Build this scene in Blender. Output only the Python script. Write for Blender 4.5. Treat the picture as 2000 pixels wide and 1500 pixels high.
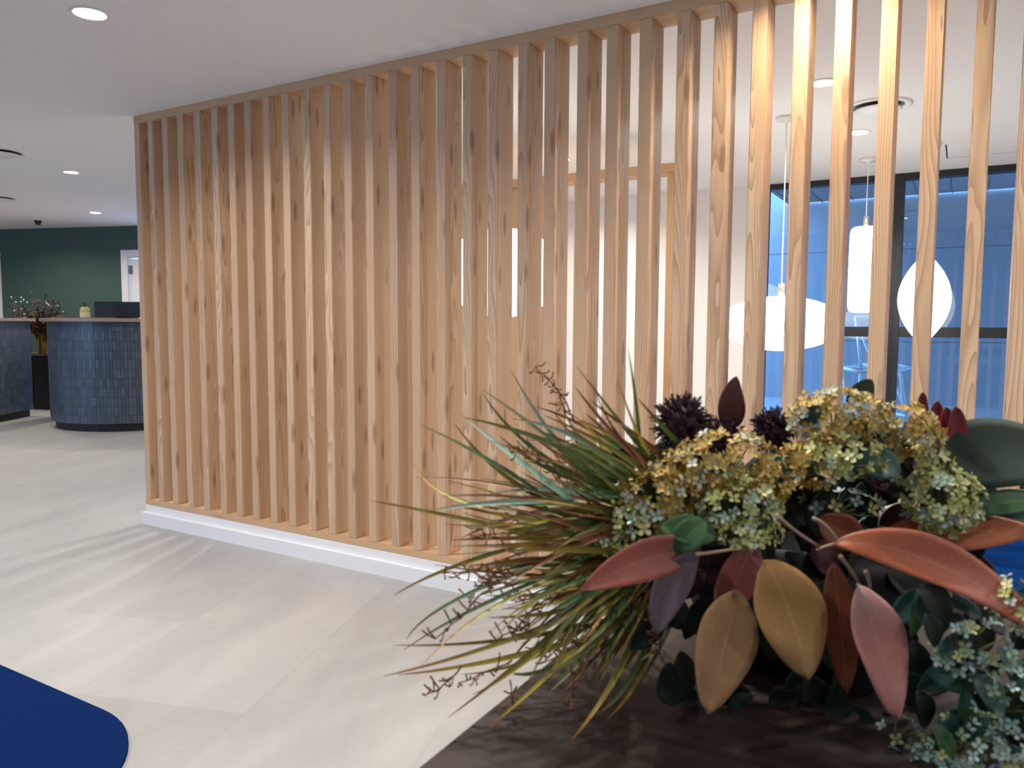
import bpy, bmesh, math, random
from mathutils import Vector, Matrix
import numpy as np
random.seed(7)
for o in list(bpy.data.objects): bpy.data.objects.remove(o)
scene = bpy.context.scene; COL = scene.collection
# ---------------------------------------------------------------- camera, world, exposure
FPX, CAMZ, HY, ROLL = 1500.0, 1.1875, 631.86, .0051
TILT = math.atan((750-HY)/FPX)
F = Vector((0, math.cos(TILT), -math.sin(TILT))); U0 = Vector((0, math.sin(TILT), math.cos(TILT))); R0 = Vector((1, 0, 0))
U = U0*math.cos(ROLL)-R0*math.sin(ROLL); R = R0*math.cos(ROLL)+U0*math.sin(ROLL)
CAM = Vector((0, 0, CAMZ))
cd = bpy.data.cameras.new('camera'); cam = bpy.data.objects.new('camera', cd); COL.objects.link(cam)
cd.sensor_width = 36; cd.lens = 36*FPX/2000; cd.clip_start = .02; cd.clip_end = 100
M = Matrix((R, U, -F)).transposed().to_4x4(); M.translation = CAM; cam.matrix_world = M
cd.dof.use_dof = True; cd.dof.focus_distance = 2.2; cd.dof.aperture_fstop = 11
scene.camera = cam
scene.view_settings.view_transform = 'Standard'; scene.view_settings.look = 'None'
scene.view_settings.gamma = 1; scene.view_settings.use_curve_mapping = False
scene.view_settings.exposure = .20
w = bpy.data.worlds.new('dusk'); scene.world = w; w.use_nodes = True
bg = w.node_tree.nodes['Background']; bg.inputs[0].default_value = (.27, .53, 1.0, 1); bg.inputs[1].default_value = 9
LAMP_W = .70          # multiplier on every downlight
# ---------------------------------------------------------------- frames of reference
TH = 1.04; D = Vector((math.sin(TH), -math.cos(TH), 0)); N = Vector((math.cos(TH), math.sin(TH), 0))
O = Vector((-2.1546, 4.4572, 0)); YAW = math.atan2(D.y, D.x)
G = Vector((.9755, -.2203, 0)); GN = Vector((.2203, .9755, 0)); G0 = Vector((-7.208, 10.93, 0)); GYAW = math.atan2(G.y, G.x)
Z1, Z2 = 2.3465, 2.47
def W(s, n, z=0): return O + D*s + N*n + Vector((0, 0, z))
def GW(k, off, z=0): return G0 + G*k + GN*off + Vector((0, 0, z))
def at(x, y, Y):            # photo point (x, y) at world depth Y
    r = F + R*((x-1000)/FPX) - U*((y-750)/FPX)
    return CAM + r*(Y/r.y)
# ---------------------------------------------------------------- materials
def lin(c): return tuple((v/12.92 if v <= .04045 else ((v+.055)/1.055)**2.4) for v in [q/255 for q in c])+(1,)
def mat(name, rgb, rough=.5, metal=0, spec=.5, noise=0, nscale=20, bump=0, emit=None, estr=0, coat=0, sub=0):
    m = bpy.data.materials.new(name); m.use_nodes = True; nt = m.node_tree; b = nt.nodes['Principled BSDF']
    c = lin(rgb); b.inputs['Base Color'].default_value = c; b.inputs['Roughness'].default_value = rough
    b.inputs['Metallic'].default_value = metal; b.inputs['Specular IOR Level'].default_value = spec
    b.inputs['Coat Weight'].default_value = coat
    if emit: b.inputs['Emission Color'].default_value = emit; b.inputs['Emission Strength'].default_value = estr
    if noise or bump:
        tc = nt.nodes.new('ShaderNodeTexCoord'); nz = nt.nodes.new('ShaderNodeTexNoise')
        nz.inputs['Scale'].default_value = nscale; nz.inputs['Detail'].default_value = 4
        nt.links.new(tc.outputs['Object'], nz.inputs['Vector'])
        if noise:
            mx = nt.nodes.new('ShaderNodeMix'); mx.data_type = 'RGBA'
            mx.inputs[6].default_value = tuple(v*(1-noise) for v in c[:3])+(1,); mx.inputs[7].default_value = tuple(min(1, v*(1+noise)) for v in c[:3])+(1,)
            nt.links.new(nz.outputs['Fac'], mx.inputs[0]); nt.links.new(mx.outputs[2], b.inputs['Base Color'])
        if bump:
            bp = nt.nodes.new('ShaderNodeBump'); bp.inputs['Strength'].default_value = bump; bp.inputs['Distance'].default_value = .002
            nt.links.new(nz.outputs['Fac'], bp.inputs['Height']); nt.links.new(bp.outputs['Normal'], b.inputs['Normal'])
    return m
class NT:
    """tiny helper to wire node trees"""
    def __init__(s, name):
        s.m = bpy.data.materials.new(name); s.m.use_nodes = True; s.t = s.m.node_tree; s.b = s.t.nodes['Principled BSDF']
    def n(s, typ, **kw):
        q = s.t.nodes.new(typ)
        for k, v in kw.items(): setattr(q, k, v)
        return q
    def l(s, a, b): s.t.links.new(a, b)
    def val(s, sock, v):
        if hasattr(v, 'links') or hasattr(v, 'is_output'): s.l(v, sock)
        else: sock.default_value = v
    def math(s, op, a, b=0.0, c=None):
        q = s.n('ShaderNodeMath', operation=op); s.val(q.inputs[0], a); s.val(q.inputs[1], b)
        if c is not None: s.val(q.inputs[2], c)
        return q.outputs[0]
    def vmath(s, op, a, b=(0, 0, 0)):
        q = s.n('ShaderNodeVectorMath', operation=op); s.val(q.inputs[0], a); s.val(q.inputs[1], b); return q
    def ramp(s, fac, stops):
        q = s.n('ShaderNodeValToRGB'); s.l(fac, q.inputs[0]); e = q.color_ramp.elements
        while len(e) < len(stops): e.new(.5)
        for k, (p, c) in enumerate(stops): e[k].position = p; e[k].color = c
        return q.outputs[0]
    def mix(s, fac, a, b, blend='MIX'):
        q = s.n('ShaderNodeMix', data_type='RGBA', blend_type=blend); s.val(q.inputs[0], fac); s.val(q.inputs[6], a); s.val(q.inputs[7], b); return q.outputs[2]
    def noise(s, vec, scale, detail=3, rough=.5, dist=0):
        q = s.n('ShaderNodeTexNoise'); s.l(vec, q.inputs['Vector']); q.inputs['Scale'].default_value = scale; q.inputs['Detail'].default_value = detail
        q.inputs['Roughness'].default_value = rough; q.inputs['Distortion'].default_value = dist; return q.outputs['Fac']
def wood(name, axis='Z', light=(224, 195, 163), mid=(203, 167, 131), dark=(138, 105, 80), ring=76, seed=0.0, contrast=1.0):
    t = NT(name); tc = t.n('ShaderNodeTexCoord'); oi = t.n('ShaderNodeObjectInfo'); rnd = oi.outputs['Random']
    sp = t.n('ShaderNodeSeparateXYZ'); t.l(tc.outputs['Object'], sp.inputs[0])
    ax = {'X': 0, 'Y': 1, 'Z': 2}[axis]; oth = [i for i in range(3) if i != ax]
    long = t.math('ADD', sp.outputs[ax], t.math('MULTIPLY', rnd, 37.0)); a = sp.outputs[oth[0]]; b = sp.outputs[oth[1]]
    cv = t.n('ShaderNodeCombineXYZ'); t.l(t.math('MULTIPLY', a, 7.0), cv.inputs[0]); t.l(t.math('MULTIPLY', b, 7.0), cv.inputs[1]); t.l(t.math('MULTIPLY', long, .8), cv.inputs[2])
    v = t.vmath('ADD', cv.outputs[0], (seed, seed*2, seed)).outputs[0]
    n1 = t.noise(v, 1.0, 2); n2 = t.noise(t.vmath('ADD', v, (31, 17, 5)).outputs[0], 1.0, 2)
    # board cut off-centre from the trunk: rings are distances from a wandering pith
    r2 = t.math('FRACT', t.math('MULTIPLY', rnd, 91.7))
    ca = t.math('ADD', a, t.math('ADD', t.math('MULTIPLY', t.math('SUBTRACT', n1, .5), .08), t.math('SUBTRACT', t.math('MULTIPLY', rnd, .14), .07)))
    cb = t.math('ADD', b, t.math('ADD', t.math('MULTIPLY', t.math('SUBTRACT', n2, .5), .08), t.math('SUBTRACT', t.math('MULTIPLY', r2, .26), .10)))
    dist = t.math('SQRT', t.math('ADD', t.math('MULTIPLY', ca, ca), t.math('MULTIPLY', cb, cb)))
    fr = t.math('FRACT', t.math('MULTIPLY', dist, ring*2.6))
    late = t.math('POWER', fr, 2.2)                            # slow darkening, crisp edge: softwood latewood
    # fine fibre
    fv = t.n('ShaderNodeCombineXYZ'); t.l(t.math('MULTIPLY', a, 900.0), fv.inputs[0]); t.l(t.math('MULTIPLY', b, 900.0), fv.inputs[1]); t.l(t.math('MULTIPLY', long, 9.0), fv.inputs[2])
    fib = t.noise(fv.outputs[0], 1.0, 2)
    # broad heartwood patches
    pv = t.n('ShaderNodeCombineXYZ'); t.l(t.math('MULTIPLY', a, 14.0), pv.inputs[0]); t.l(t.math('MULTIPLY', b, 14.0), pv.inputs[1]); t.l(t.math('MULTIPLY', long, 2.0), pv.inputs[2])
    patch = t.noise(pv.outputs[0], 1.0, 2, dist=.6)
    pr = t.n('ShaderNodeMapRange'); t.l(patch, pr.inputs[0]); pr.inputs[1].default_value = .42; pr.inputs[2].default_value = .72
    # knots
    kv = t.n('ShaderNodeCombineXYZ'); t.l(t.math('MULTIPLY', a, 16.0), kv.inputs[0]); t.l(t.math('MULTIPLY', b, 16.0), kv.inputs[1]); t.l(t.math('MULTIPLY', long, 3.6), kv.inputs[2])
    vo = t.n('ShaderNodeTexVoronoi'); t.l(kv.outputs[0], vo.inputs['Vector']); vo.inputs['Scale'].default_value = 1
    km = t.n('ShaderNodeMapRange'); t.l(vo.outputs['Distance'], km.inputs[0]); km.inputs[1].default_value = .24; km.inputs[2].default_value = .12
    ks = t.n('ShaderNodeSeparateColor'); t.l(vo.outputs['Color'], ks.inputs[0])
    kn = t.math('MULTIPLY', km.outputs[0], t.math('GREATER_THAN', ks.outputs[0], .62))
    c = t.mix(t.math('MULTIPLY', late, .6*contrast), lin(light), lin(dark))
    c = t.mix(t.math('MULTIPLY', pr.outputs[0], .55*contrast), c, lin(mid))
    c = t.mix(t.math('MULTIPLY', kn, .60*contrast), c, lin(dark))
    c = t.mix(.35, c, t.ramp(fib, [(.3, (.62, .55, .50, 1)), (.7, (1, 1, 1, 1))]), 'MULTIPLY')
    tint = t.ramp(rnd, [(0, (.86, .80, .77, 1)), (.5, (1, .98, .97, 1)), (1, (.98, .92, .86, 1))])
    c = t.mix(.8, c, tint, 'MULTIPLY')
    t.l(c, t.b.inputs['Base Color']); t.b.inputs['Roughness'].default_value = .5; t.b.inputs['Specular IOR Level'].default_value = .35
    bp = t.n('ShaderNodeBump'); bp.inputs['Strength'].default_value = .15; bp.inputs['Distance'].default_value = .001; t.l(fib, bp.inputs['Height']); t.l(bp.outputs[0], t.b.inputs['Normal'])
    return t.m
M_slat = wood('pine_slat', 'Z')
M_rail = wood('pine_rail', 'X', light=(220, 186, 146), mid=(208, 172, 130), dark=(180, 140, 100), seed=3, contrast=.6)
M_booth = wood('pale_pine', 'Z', light=(224, 190, 150), mid=(214, 170, 120), dark=(176, 130, 84), seed=9, contrast=.5)
M_white = mat('white_paint', (236, 236, 238), .45, noise=.01)
M_wall = mat('wall_paint', (228, 228, 228), .7, noise=.015, bump=.05, nscale=200)
M_ceil = mat('ceiling_paint', (238, 238, 240), .85, noise=.012, nscale=6)
M_green = mat('green_wall_paint', (62, 88, 80), .6, noise=.04, nscale=3)
M_black = mat('black_metal', (26, 27, 30), .4)
M_frame = mat('dark_window_frame', (44, 48, 54), .35, metal=.3)
M_plastic = mat('white_plastic', (235, 235, 235), .4)
M_grey = mat('grey_grille', (96, 98, 104), .5)
def floor_material():
    t = NT('large_format_floor_tile'); tc = t.n('ShaderNodeTexCoord'); mp = t.n('ShaderNodeMapping')
    # tile courses run along the reception wall: X = (sin12, cos12), Y = (cos12, -sin12)
    a = math.radians(12); sp = t.n('ShaderNodeSeparateXYZ'); t.l(tc.outputs['Object'], sp.inputs[0])
    x, y = sp.outputs[0], sp.outputs[1]
    u = t.math('ADD', t.math('ADD', t.math('MULTIPLY', x, math.sin(a)), t.math('MULTIPLY', y, math.cos(a))), 24.0-2.03)
    v = t.math('ADD', t.math('SUBTRACT', t.math('MULTIPLY', x, math.cos(a)), t.math('MULTIPLY', y, math.sin(a))), 30.0+1.86-.6)
    cv = t.n('ShaderNodeCombineXYZ'); t.l(u, cv.inputs[0]); t.l(v, cv.inputs[1])
    br = t.n('ShaderNodeTexBrick'); t.l(cv.outputs[0], br.inputs['Vector']); br.inputs['Scale'].default_value = 1
    br.inputs['Brick Width'].default_value = 1.2; br.inputs['Row Height'].default_value = .6; br.inputs['Mortar Size'].default_value = .0012; br.inputs['Mortar Smooth'].default_value = .3
    br.inputs['Color1'].default_value = (.46, .46, .46, 1); br.inputs['Color2'].default_value = (.56, .56, .56, 1); br.inputs['Mortar'].default_value = (.40, .40, .40, 1)
    st = t.n('ShaderNodeCombineXYZ'); t.l(t.math('MULTIPLY', u, 1.2), st.inputs[0]); t.l(t.math('MULTIPLY', v, 3.4), st.inputs[1])
    n1 = t.noise(st.outputs[0], 1.1, 5, .55, .8); n2 = t.noise(cv.outputs[0], 40, 3)
    c = t.ramp(n1, [(.3, lin((164, 164, 165))), (.52, lin((171, 171, 171))), (.7, lin((179, 179, 178)))])
    c = t.mix(.75, c, t.mix(1.0, br.outputs['Color'], (2, 2, 2, 1), 'MULTIPLY'), 'MULTIPLY')
    c = t.mix(.10, c, t.ramp(n2, [(.35, (.7, .7, .7, 1)), (.65, (1, 1, 1, 1))]), 'MULTIPLY')
    t.l(c, t.b.inputs['Base Color']); t.b.inputs['Roughness'].default_value = .42; t.b.inputs['Specular IOR Level'].default_value = .4
    return t.m
M_floor = floor_material()
def carpet(name, rgb):
    t = NT(name); tc = t.n('ShaderNodeTexCoord'); n = t.noise(tc.outputs['Object'], 260, 3, .7); c = lin(rgb)
    t.l(t.mix(n, tuple(v*.55 for v in c[:3])+(1,), tuple(v*1.5 for v in c[:3])+(1,)), t.b.inputs['Base Color']); t.b.inputs['Roughness'].default_value = 1
    t.b.inputs['Specular IOR Level'].default_value = .1; t.b.inputs['Sheen Weight'].default_value = 0
    bp = t.n('ShaderNodeBump'); bp.inputs['Strength'].default_value = .8; bp.inputs['Distance'].default_value = .004; t.l(n, bp.inputs['Height']); t.l(bp.outputs[0], t.b.inputs['Normal'])
    return t.m
M_rug = carpet('royal_blue_carpet', (3, 36, 88)); M_sofa = carpet('blue_upholstery', (8, 52, 108))
def kitkat():
    t = NT('blue_finger_tile'); uv = t.n('ShaderNodeUVMap')
    br = t.n('ShaderNodeTexBrick'); t.l(uv.outputs[0], br.inputs['Vector']); br.offset = 0; br.inputs['Scale'].default_value = 1
    br.inputs['Brick Width'].default_value = .036; br.inputs['Row Height'].default_value = .10; br.inputs['Mortar Size'].default_value = .0032; br.inputs['Mortar Smooth'].default_value = .1
    br.inputs['Color1'].default_value = lin((58, 72, 86)); br.inputs['Color2'].default_value = lin((78, 92, 106)); br.inputs['Mortar'].default_value = lin((40, 56, 76))
    t.l(br.outputs['Color'], t.b.inputs['Base Color']); t.b.inputs['Roughness'].default_value = .3
    bp = t.n('ShaderNodeBump'); bp.inputs['Strength'].default_value = .8; bp.inputs['Distance'].default_value = .003; bp.invert = True; t.l(br.outputs['Fac'], bp.inputs['Height']); t.l(bp.outputs[0], t.b.inputs['Normal'])
    return t.m
M_tile = kitkat()
def glass(name, tint=(.80, .90, .97, 1)):
    m = bpy.data.materials.new(name); m.use_nodes = True; nt = m.node_tree; nt.nodes.clear()
    o = nt.nodes.new('ShaderNodeOutputMaterial'); mx = nt.nodes.new('ShaderNodeMixShader'); tr = nt.nodes.new('ShaderNodeBsdfTransparent'); gl = nt.nodes.new('ShaderNodeBsdfGlossy'); fr = nt.nodes.new('ShaderNodeFresnel')
    fr.inputs[0].default_value = 1.6; tr.inputs[0].default_value = tint; gl.inputs['Roughness'].default_value = 0.0
    nt.links.new(fr.outputs[0], mx.inputs[0]); nt.links.new(tr.outputs[0], mx.inputs[1]); nt.links.new(gl.outputs[0], mx.inputs[2]); nt.links.new(mx.outputs[0], o.inputs[0]); return m
M_glass = glass('window_glass')
def translucent(name, col):
    m = bpy.data.materials.new(name); m.use_nodes = True; nt = m.node_tree; nt.nodes.clear()
    o = nt.nodes.new('ShaderNodeOutputMaterial'); t_ = nt.nodes.new('ShaderNodeBsdfTranslucent'); t_.inputs[0].default_value = col; nt.links.new(t_.outputs[0], o.inputs[0]); return m
# ---------------------------------------------------------------- mesh helpers
def newbm(): return bmesh.new()
def obj(name, bm, m, parent=None, loc=None, smooth=False, rotz=0):
    """loc: world origin; bm coordinates are world unless loc is given (then local)"""
    me = bpy.data.meshes.new(name); bmesh.ops.recalc_face_normals(bm, faces=bm.faces[:]) if len(bm.faces) else None
    bm.to_mesh(me); bm.free()
    for q in (m if isinstance(m, (list, tuple)) else [m]): me.materials.append(q)
    if smooth: me.polygons.foreach_set('use_smooth', [True]*len(me.polygons))
    o = bpy.data.objects.new(name, me); COL.objects.link(o)
    if loc is not None: o.location = loc
    o.rotation_euler.z = rotz
    if parent is not None: o.parent = parent
    return o
def tag(o, label=None, cat=None, group=None, kind=None):
    if label: o['label'] = label
    if cat: o['category'] = cat
    if group: o['group'] = group
    if kind: o['kind'] = kind
    return o
def thing(name, label, cat, loc=(0, 0, 0), rotz=0, group=None):
    o = bpy.data.objects.new(name, None); COL.objects.link(o); o.location = loc; o.rotation_euler.z = rotz; o.empty_display_size = .1
    return tag(o, label, cat, group)
def struct(name, bm, m, **k): return tag(obj(name, bm, m, **k), kind='structure')
def box(bm, x0, y0, z0, x1, y1, z1, bev=0):
    vs = [bm.verts.new(p) for p in ((x0, y0, z0), (x1, y0, z0), (x1, y1, z0), (x0, y1, z0), (x0, y0, z1), (x1, y0, z1), (x1, y1, z1), (x0, y1, z1))]
    fs = [bm.faces.new([vs[i] for i in q]) for q in ((3, 2, 1, 0), (4, 5, 6, 7), (0, 1, 5, 4), (1, 2, 6, 5), (2, 3, 7, 6), (3, 0, 4, 7))]
    if bev: bmesh.ops.bevel(bm, geom=list({e for f in fs for e in f.edges}), offset=bev, segments=2, affect='EDGES', clamp_overlap=True)
def prism(bm, pts, z0, z1):
    a = [bm.verts.new((p[0], p[1], z0)) for p in pts]; b = [bm.verts.new((p[0], p[1], z1)) for p in pts]
    bm.faces.new(a); bm.faces.new(list(reversed(b)))
    for i in range(len(a)): j = (i+1) % len(a); bm.faces.new((a[i], b[i], b[j], a[j]))
def lathe(bm, prof, seg=32, c=(0, 0, 0), caps=True):
    rings = []
    for r, z in prof: rings.append([bm.verts.new((c[0]+r*math.cos(2*math.pi*i/seg), c[1]+r*math.sin(2*math.pi*i/seg), c[2]+z)) for i in range(seg)])
    for q in range(len(rings)-1):
        for i in range(seg): j = (i+1) % seg; bm.faces.new((rings[q][i], rings[q][j], rings[q+1][j], rings[q+1][i]))
    if caps:
        bm.faces.new(list(reversed(rings[0]))); bm.faces.new(rings[-1])
def tube(bm, pts, r, seg=8, r1=None):
    pts = [Vector(p) for p in pts]; rings = []; r1 = r if r1 is None else r1; nrm = None
    for i, p in enumerate(pts):
        t = (pts[min(i+1, len(pts)-1)]-pts[max(i-1, 0)]).normalized()
        if nrm is None: nrm = t.orthogonal().normalized()
        nrm = (nrm - t*nrm.dot(t)); nrm = nrm.normalized() if nrm.length > 1e-6 else t.orthogonal().normalized()
        b = t.cross(nrm); rr = r+(r1-r)*i/max(1, len(pts)-1)
        rings.append([bm.verts.new(p+(nrm*math.cos(2*math.pi*k/seg)+b*math.sin(2*math.pi*k/seg))*rr) for k in range(seg)])
    for q in range(len(rings)-1):
        for i in range(seg): j = (i+1) % seg; bm.faces.new((rings[q][i], rings[q][j], rings[q+1][j], rings[q+1][i]))
    bm.faces.new(list(reversed(rings[0]))); bm.faces.new(rings[-1])
# ---------------------------------------------------------------- room shell
bm = newbm(); box(bm, -12, -4.2, -.1, 9, 13.5, 0); struct('floor', bm, M_floor)
E0 = Vector((O.x-.04, O.y-.01, 0)); EL = E0-G*9; s_meet = -4.47; WN = 3.9
bm = newbm(); prism(bm, [E0, E0+N*4.08, W(7.5, WN+.14), W(7.5, -5.5), Vector((3.5, -4.2, 0)), Vector((-12, -4.2, 0)), EL], Z1, Z1+.5); struct('ceiling', bm, M_ceil)
bm = newbm(); prism(bm, [E0-N*.3, W(-.05, WN+.14), W(s_meet, WN+.14), GW(-4.6, .12), Vector((-12, 12, 0)), EL-Vector((1, .3, 0))], Z2, Z2+.3); struct('ceiling_reception', bm, M_ceil)
WN = 3.9                      # window wall, distance behind the screen
# green reception wall with a doorway at k 2.05..2.85
def gwall(bm, k0, k1, z0, z1, off0=0, off1=.12):
    prism(bm, [GW(k0, off0), GW(k1, off0), GW(k1, off1), GW(k0, off1)], z0, z1)
bm = newbm(); gwall(bm, -4.6, -.90, 0, Z2); gwall(bm, -.90, -.10, 2.07, Z2); gwall(bm, -.10, 2.05, 0, Z2); gwall(bm, 2.05, 2.75, 2.07, Z2); struct('wall_back', bm, M_green)
def doorset(name, k0, k1, hinge_left):
    t = thing(name, None, None, GW(k0, 0), GYAW); t['kind'] = 'structure'
    wd = k1-k0
    bm = newbm(); box(bm, -.09, -.02, 0, .012, .0, 2.15, .004); box(bm, wd-.012, -.02, 0, wd+.09, 0, 2.15, .004); box(bm, .0121, -.02, 2.06, wd-.0121, 0, 2.15, .004)
    obj('architrave', bm, M_white, t)
    bm = newbm(); box(bm, .012, 0, 0, .035, .12, 2.06); box(bm, wd-.035, 0, 0, wd-.012, .12, 2.06); box(bm, .036, 0, 2.04, wd-.036, .12, 2.06); obj('door_frame', bm, M_white, t)
    bm = newbm(); box(bm, .043, .012, .01, wd-.039, .05, 2.03, .002)
    for z in (.25, 1.2): box(bm, .15, .004, z, wd-.15, .013, z+.72, .004)
    obj('door_leaf', bm, M_white, t)
    for z in (.22, 1.83):
        bm = newbm(); box(bm, .018, -.006, z, .066, .008, z+.11, .002); obj('hinge', bm, mat('hinge_steel', (110, 112, 114), .35, metal=.8), t)
    bm = newbm(); lathe(bm, [(.001, -.05), (.018, -.05), (.022, -.02), (.01, 0)], 12, (wd-.1, -.01, 1.0)); obj('door_handle', bm, M_grey, t, smooth=True)
doorset('door_1', 2.05, 2.85, True); doorset('door_2', -.90, -.10, True)
# white wall running in line with the windows, and the hidden walls that close the room
s_meet = -4.47
bm = newbm(); prism(bm, [W(s_meet, WN), W(2.62, WN), W(2.62, WN+.14), W(s_meet, WN+.14)], 0, Z2); struct('wall_inner', bm, M_wall)
bm = newbm(); prism(bm, [GW(-4.6, 0), GW(-4.6, .12), Vector((-12, 11.9, 0)), Vector((-12, 11.7, 0))], 0, Z2); box(bm, -12, 3.5, 0, -11.88, 12, Z2); box(bm, -12, -4.2, 0, -11.88, -3, Z2); box(bm, -12, -3, 0, -11.88, 3.5, .9); box(bm, -12, -3, 2.1, -11.88, 3.5, Z2); box(bm, -12, 1.0, .9, -11.88, 3.5, 2.1); struct('wall_left', bm, M_wall)  # opening in this unseen wall is added to let daylight in
bm = newbm(); prism(bm, [W(7.4, WN), W(7.5, WN), W(7.5, -5.5), W(7.4, -5.5)], 0, Z1); struct('wall_right', bm, M_wall)
bm = newbm(); box(bm, -12, -4.2, 0, 9, -4.1, Z1); struct('wall_front', bm, M_wall)
# ---------------------------------------------------------------- glazed wall: dark frame with two visible bays
def window(name, s0, s1, handle=None):
    t = thing(name, None, None, W(s0, WN), YAW); t['kind'] = 'structure'; L = s1-s0
    ft, zt = .045, Z1
    bm = newbm(); box(bm, 0, 0, 0, ft, .1, zt, .003); box(bm, L-ft, 0, 0, L, .1, zt, .003); box(bm, ft, .0, zt-.048, L-ft, .1, zt, .003); box(bm, ft, 0, 0, L-ft, .1, .09, .003)
    obj('window_frame', bm, M_frame, t)
    bm = newbm(); box(bm, ft, .012, 1.098, L-ft, .09, 1.176, .003); obj('transom', bm, M_frame, t)
    for z0, z1 in ((.09, 1.098), (1.176, zt-.048)):
        bm = newbm(); box(bm, ft, .048, z0, L-ft, .058, z1); obj('pane', bm, M_glass, t)
    if handle:
        bm = newbm(); box(bm, handle-.02, -.012, 1.06, handle+.03, 0, 1.24, .004); obj('handle_plate', bm, mat('brushed_plate', (150, 150, 150), .35, metal=.7), t)
        bm = newbm(); tube(bm, [(handle, -.005, 1.125), (handle, -.05, 1.12), (handle-.01, -.06, 1.118)], .013, 10); tube(bm, [(handle+.05, -.058, 1.12), (handle-.04, -.058, 1.12), (handle-.065, -.055, 1.115)], .019, 12, .012); obj('lever', bm, M_black, t, smooth=True)
window('window_1', 2.62, 3.63); window('window_2', 3.63, 4.52, .80); window('window_3', 4.52, 5.55); window('window_4', 5.55, 7.4)
# ---------------------------------------------------------------- outside at dusk
M_pave = mat('pale_paving', (150, 156, 160), .8, noise=.06, nscale=2)
M_clad = mat('grey_cladding', (150, 152, 156), .7, noise=.05, nscale=2); M_soff = translucent('opal_canopy_sheet', (.17, .175, .18, 1))
bm = newbm(); prism(bm, [W(-6, WN+.16), W(12, WN+.16), W(12, 14), W(-6, 14)], -.1, .38)
for k in range(1, 9): pass
struct('ground', bm, M_pave)
bm = newbm()
for z0, z1 in ((.38, 1.02), (1.026, 1.96), (1.966, 2.9)): prism(bm, [W(1.0, 6.1), W(9, 6.1), W(9, 6.3), W(1.0, 6.3)], z0, z1)
prism(bm, [W(1.0, 6.12), W(9, 6.12), W(9, 6.3), W(1.0, 6.3)], .38, 2.9)
struct('wall_outside', bm, M_clad)
bm = newbm()
prism(bm, [W(2.4, WN+.16), W(7.1, WN+.16), W(7.1, 6.08), W(2.4, 6.08)], 2.50, 2.503)
struct('ceiling_outside', bm, M_soff)
bm = newbm()
for k in range(16): prism(bm, [W(2.45+k*.3, WN+.17), W(2.458+k*.3, WN+.17), W(2.458+k*.3, 6.08), W(2.45+k*.3, 6.08)], 2.488, 2.499)
struct('trim_2', bm, M_frame)
# ---------------------------------------------------------------- timber slat screen
SL, SD, SW = 5.0, .125, .049; ZB = .1155; PT = .036
t = thing('slat_screen', 'floor-to-ceiling screen of pale pine slats running across the room on a white plinth', 'room divider', W(0, 0, ZB), YAW)
bm = newbm(); box(bm, 0, 0, 0, SL, SD, .034, .0015); obj('bottom_rail', bm, M_rail, t)
bm = newbm(); box(bm, 0, 0, Z1-ZB-.042, SL, SD, Z1-ZB, .0015); obj('top_rail', bm, M_rail, t)
spos = [.0, .123, .248, .379, .519, .659, .786, .910, 1.044, 1.178, 1.319, 1.450, 1.581, 1.710, 1.848, 1.974, 2.112, 2.249, 2.375, 2.518, 2.639, 2.782, 2.904, 3.035, 3.178, 3.312, 3.443, 3.580, 3.709, 3.845, 3.973, 4.105, 4.231, 4.364, 4.497, 4.63, 4.763, 4.896]
bm = newbm(); box(bm, 0, 0, 0, SW, SD, Z1-ZB-.042-.034, .0022); s0 = obj('slat', bm, M_slat, t)
for i, s in enumerate(spos):
    o = s0 if i == 0 else s0.copy()
    if i: COL.objects.link(o)
    o.location = (s, .0015, .034)
bm = newbm(); box(bm, -.0, 0, 0, SL, SD, ZB); struct('trim_1', bm, M_white, loc=W(0, 0), rotz=YAW)
bm = newbm()
for a in ((-.018, -.018, SL, 0), (-.018, 0, 0, SD+.018), (0, SD, SL, SD+.018)):
    box(bm, a[0], a[1], 0, a[2], a[3], .070, 0)
bmesh.ops.remove_doubles(bm, verts=bm.verts[:], dist=1e-5)
for v in bm.verts:
    pass
struct('baseboard_screen', bm, M_white, loc=W(0, 0), rotz=YAW)
# ---------------------------------------------------------------- second, shorter timber screen behind
BS0, BS1, BN, BZ = .55, 2.58, 1.78, 2.155
t = thing('timber_booth_screen', 'shorter pale timber booth screen standing free behind the tall slat screen', 'room divider', W(BS0, BN), YAW); L = BS1-BS0
bm = newbm(); box(bm, 0, 0, BZ-.055, L, .14, BZ, .002); obj('top_rail', bm, M_rail, t)
bm = newbm(); box(bm, 0, 0, 0, L, .14, .06, .002); obj('bottom_rail', bm, M_rail, t)
bm = newbm(); box(bm, 0, .03, .06, 1.12, .13, BZ-.055, .002); obj('side_panel', bm, M_booth, t)
bm = newbm(); box(bm, 0, 0, 0, .045, .13, BZ-.115, .002); s1 = obj('slat', bm, M_booth, t)
for i, s in enumerate((1.20, 1.36, 1.60, 1.79, L-.05)):
    o = s1 if i == 0 else s1.copy()
    if i: COL.objects.link(o)
    o.location = (s, .004, .06)
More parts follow.
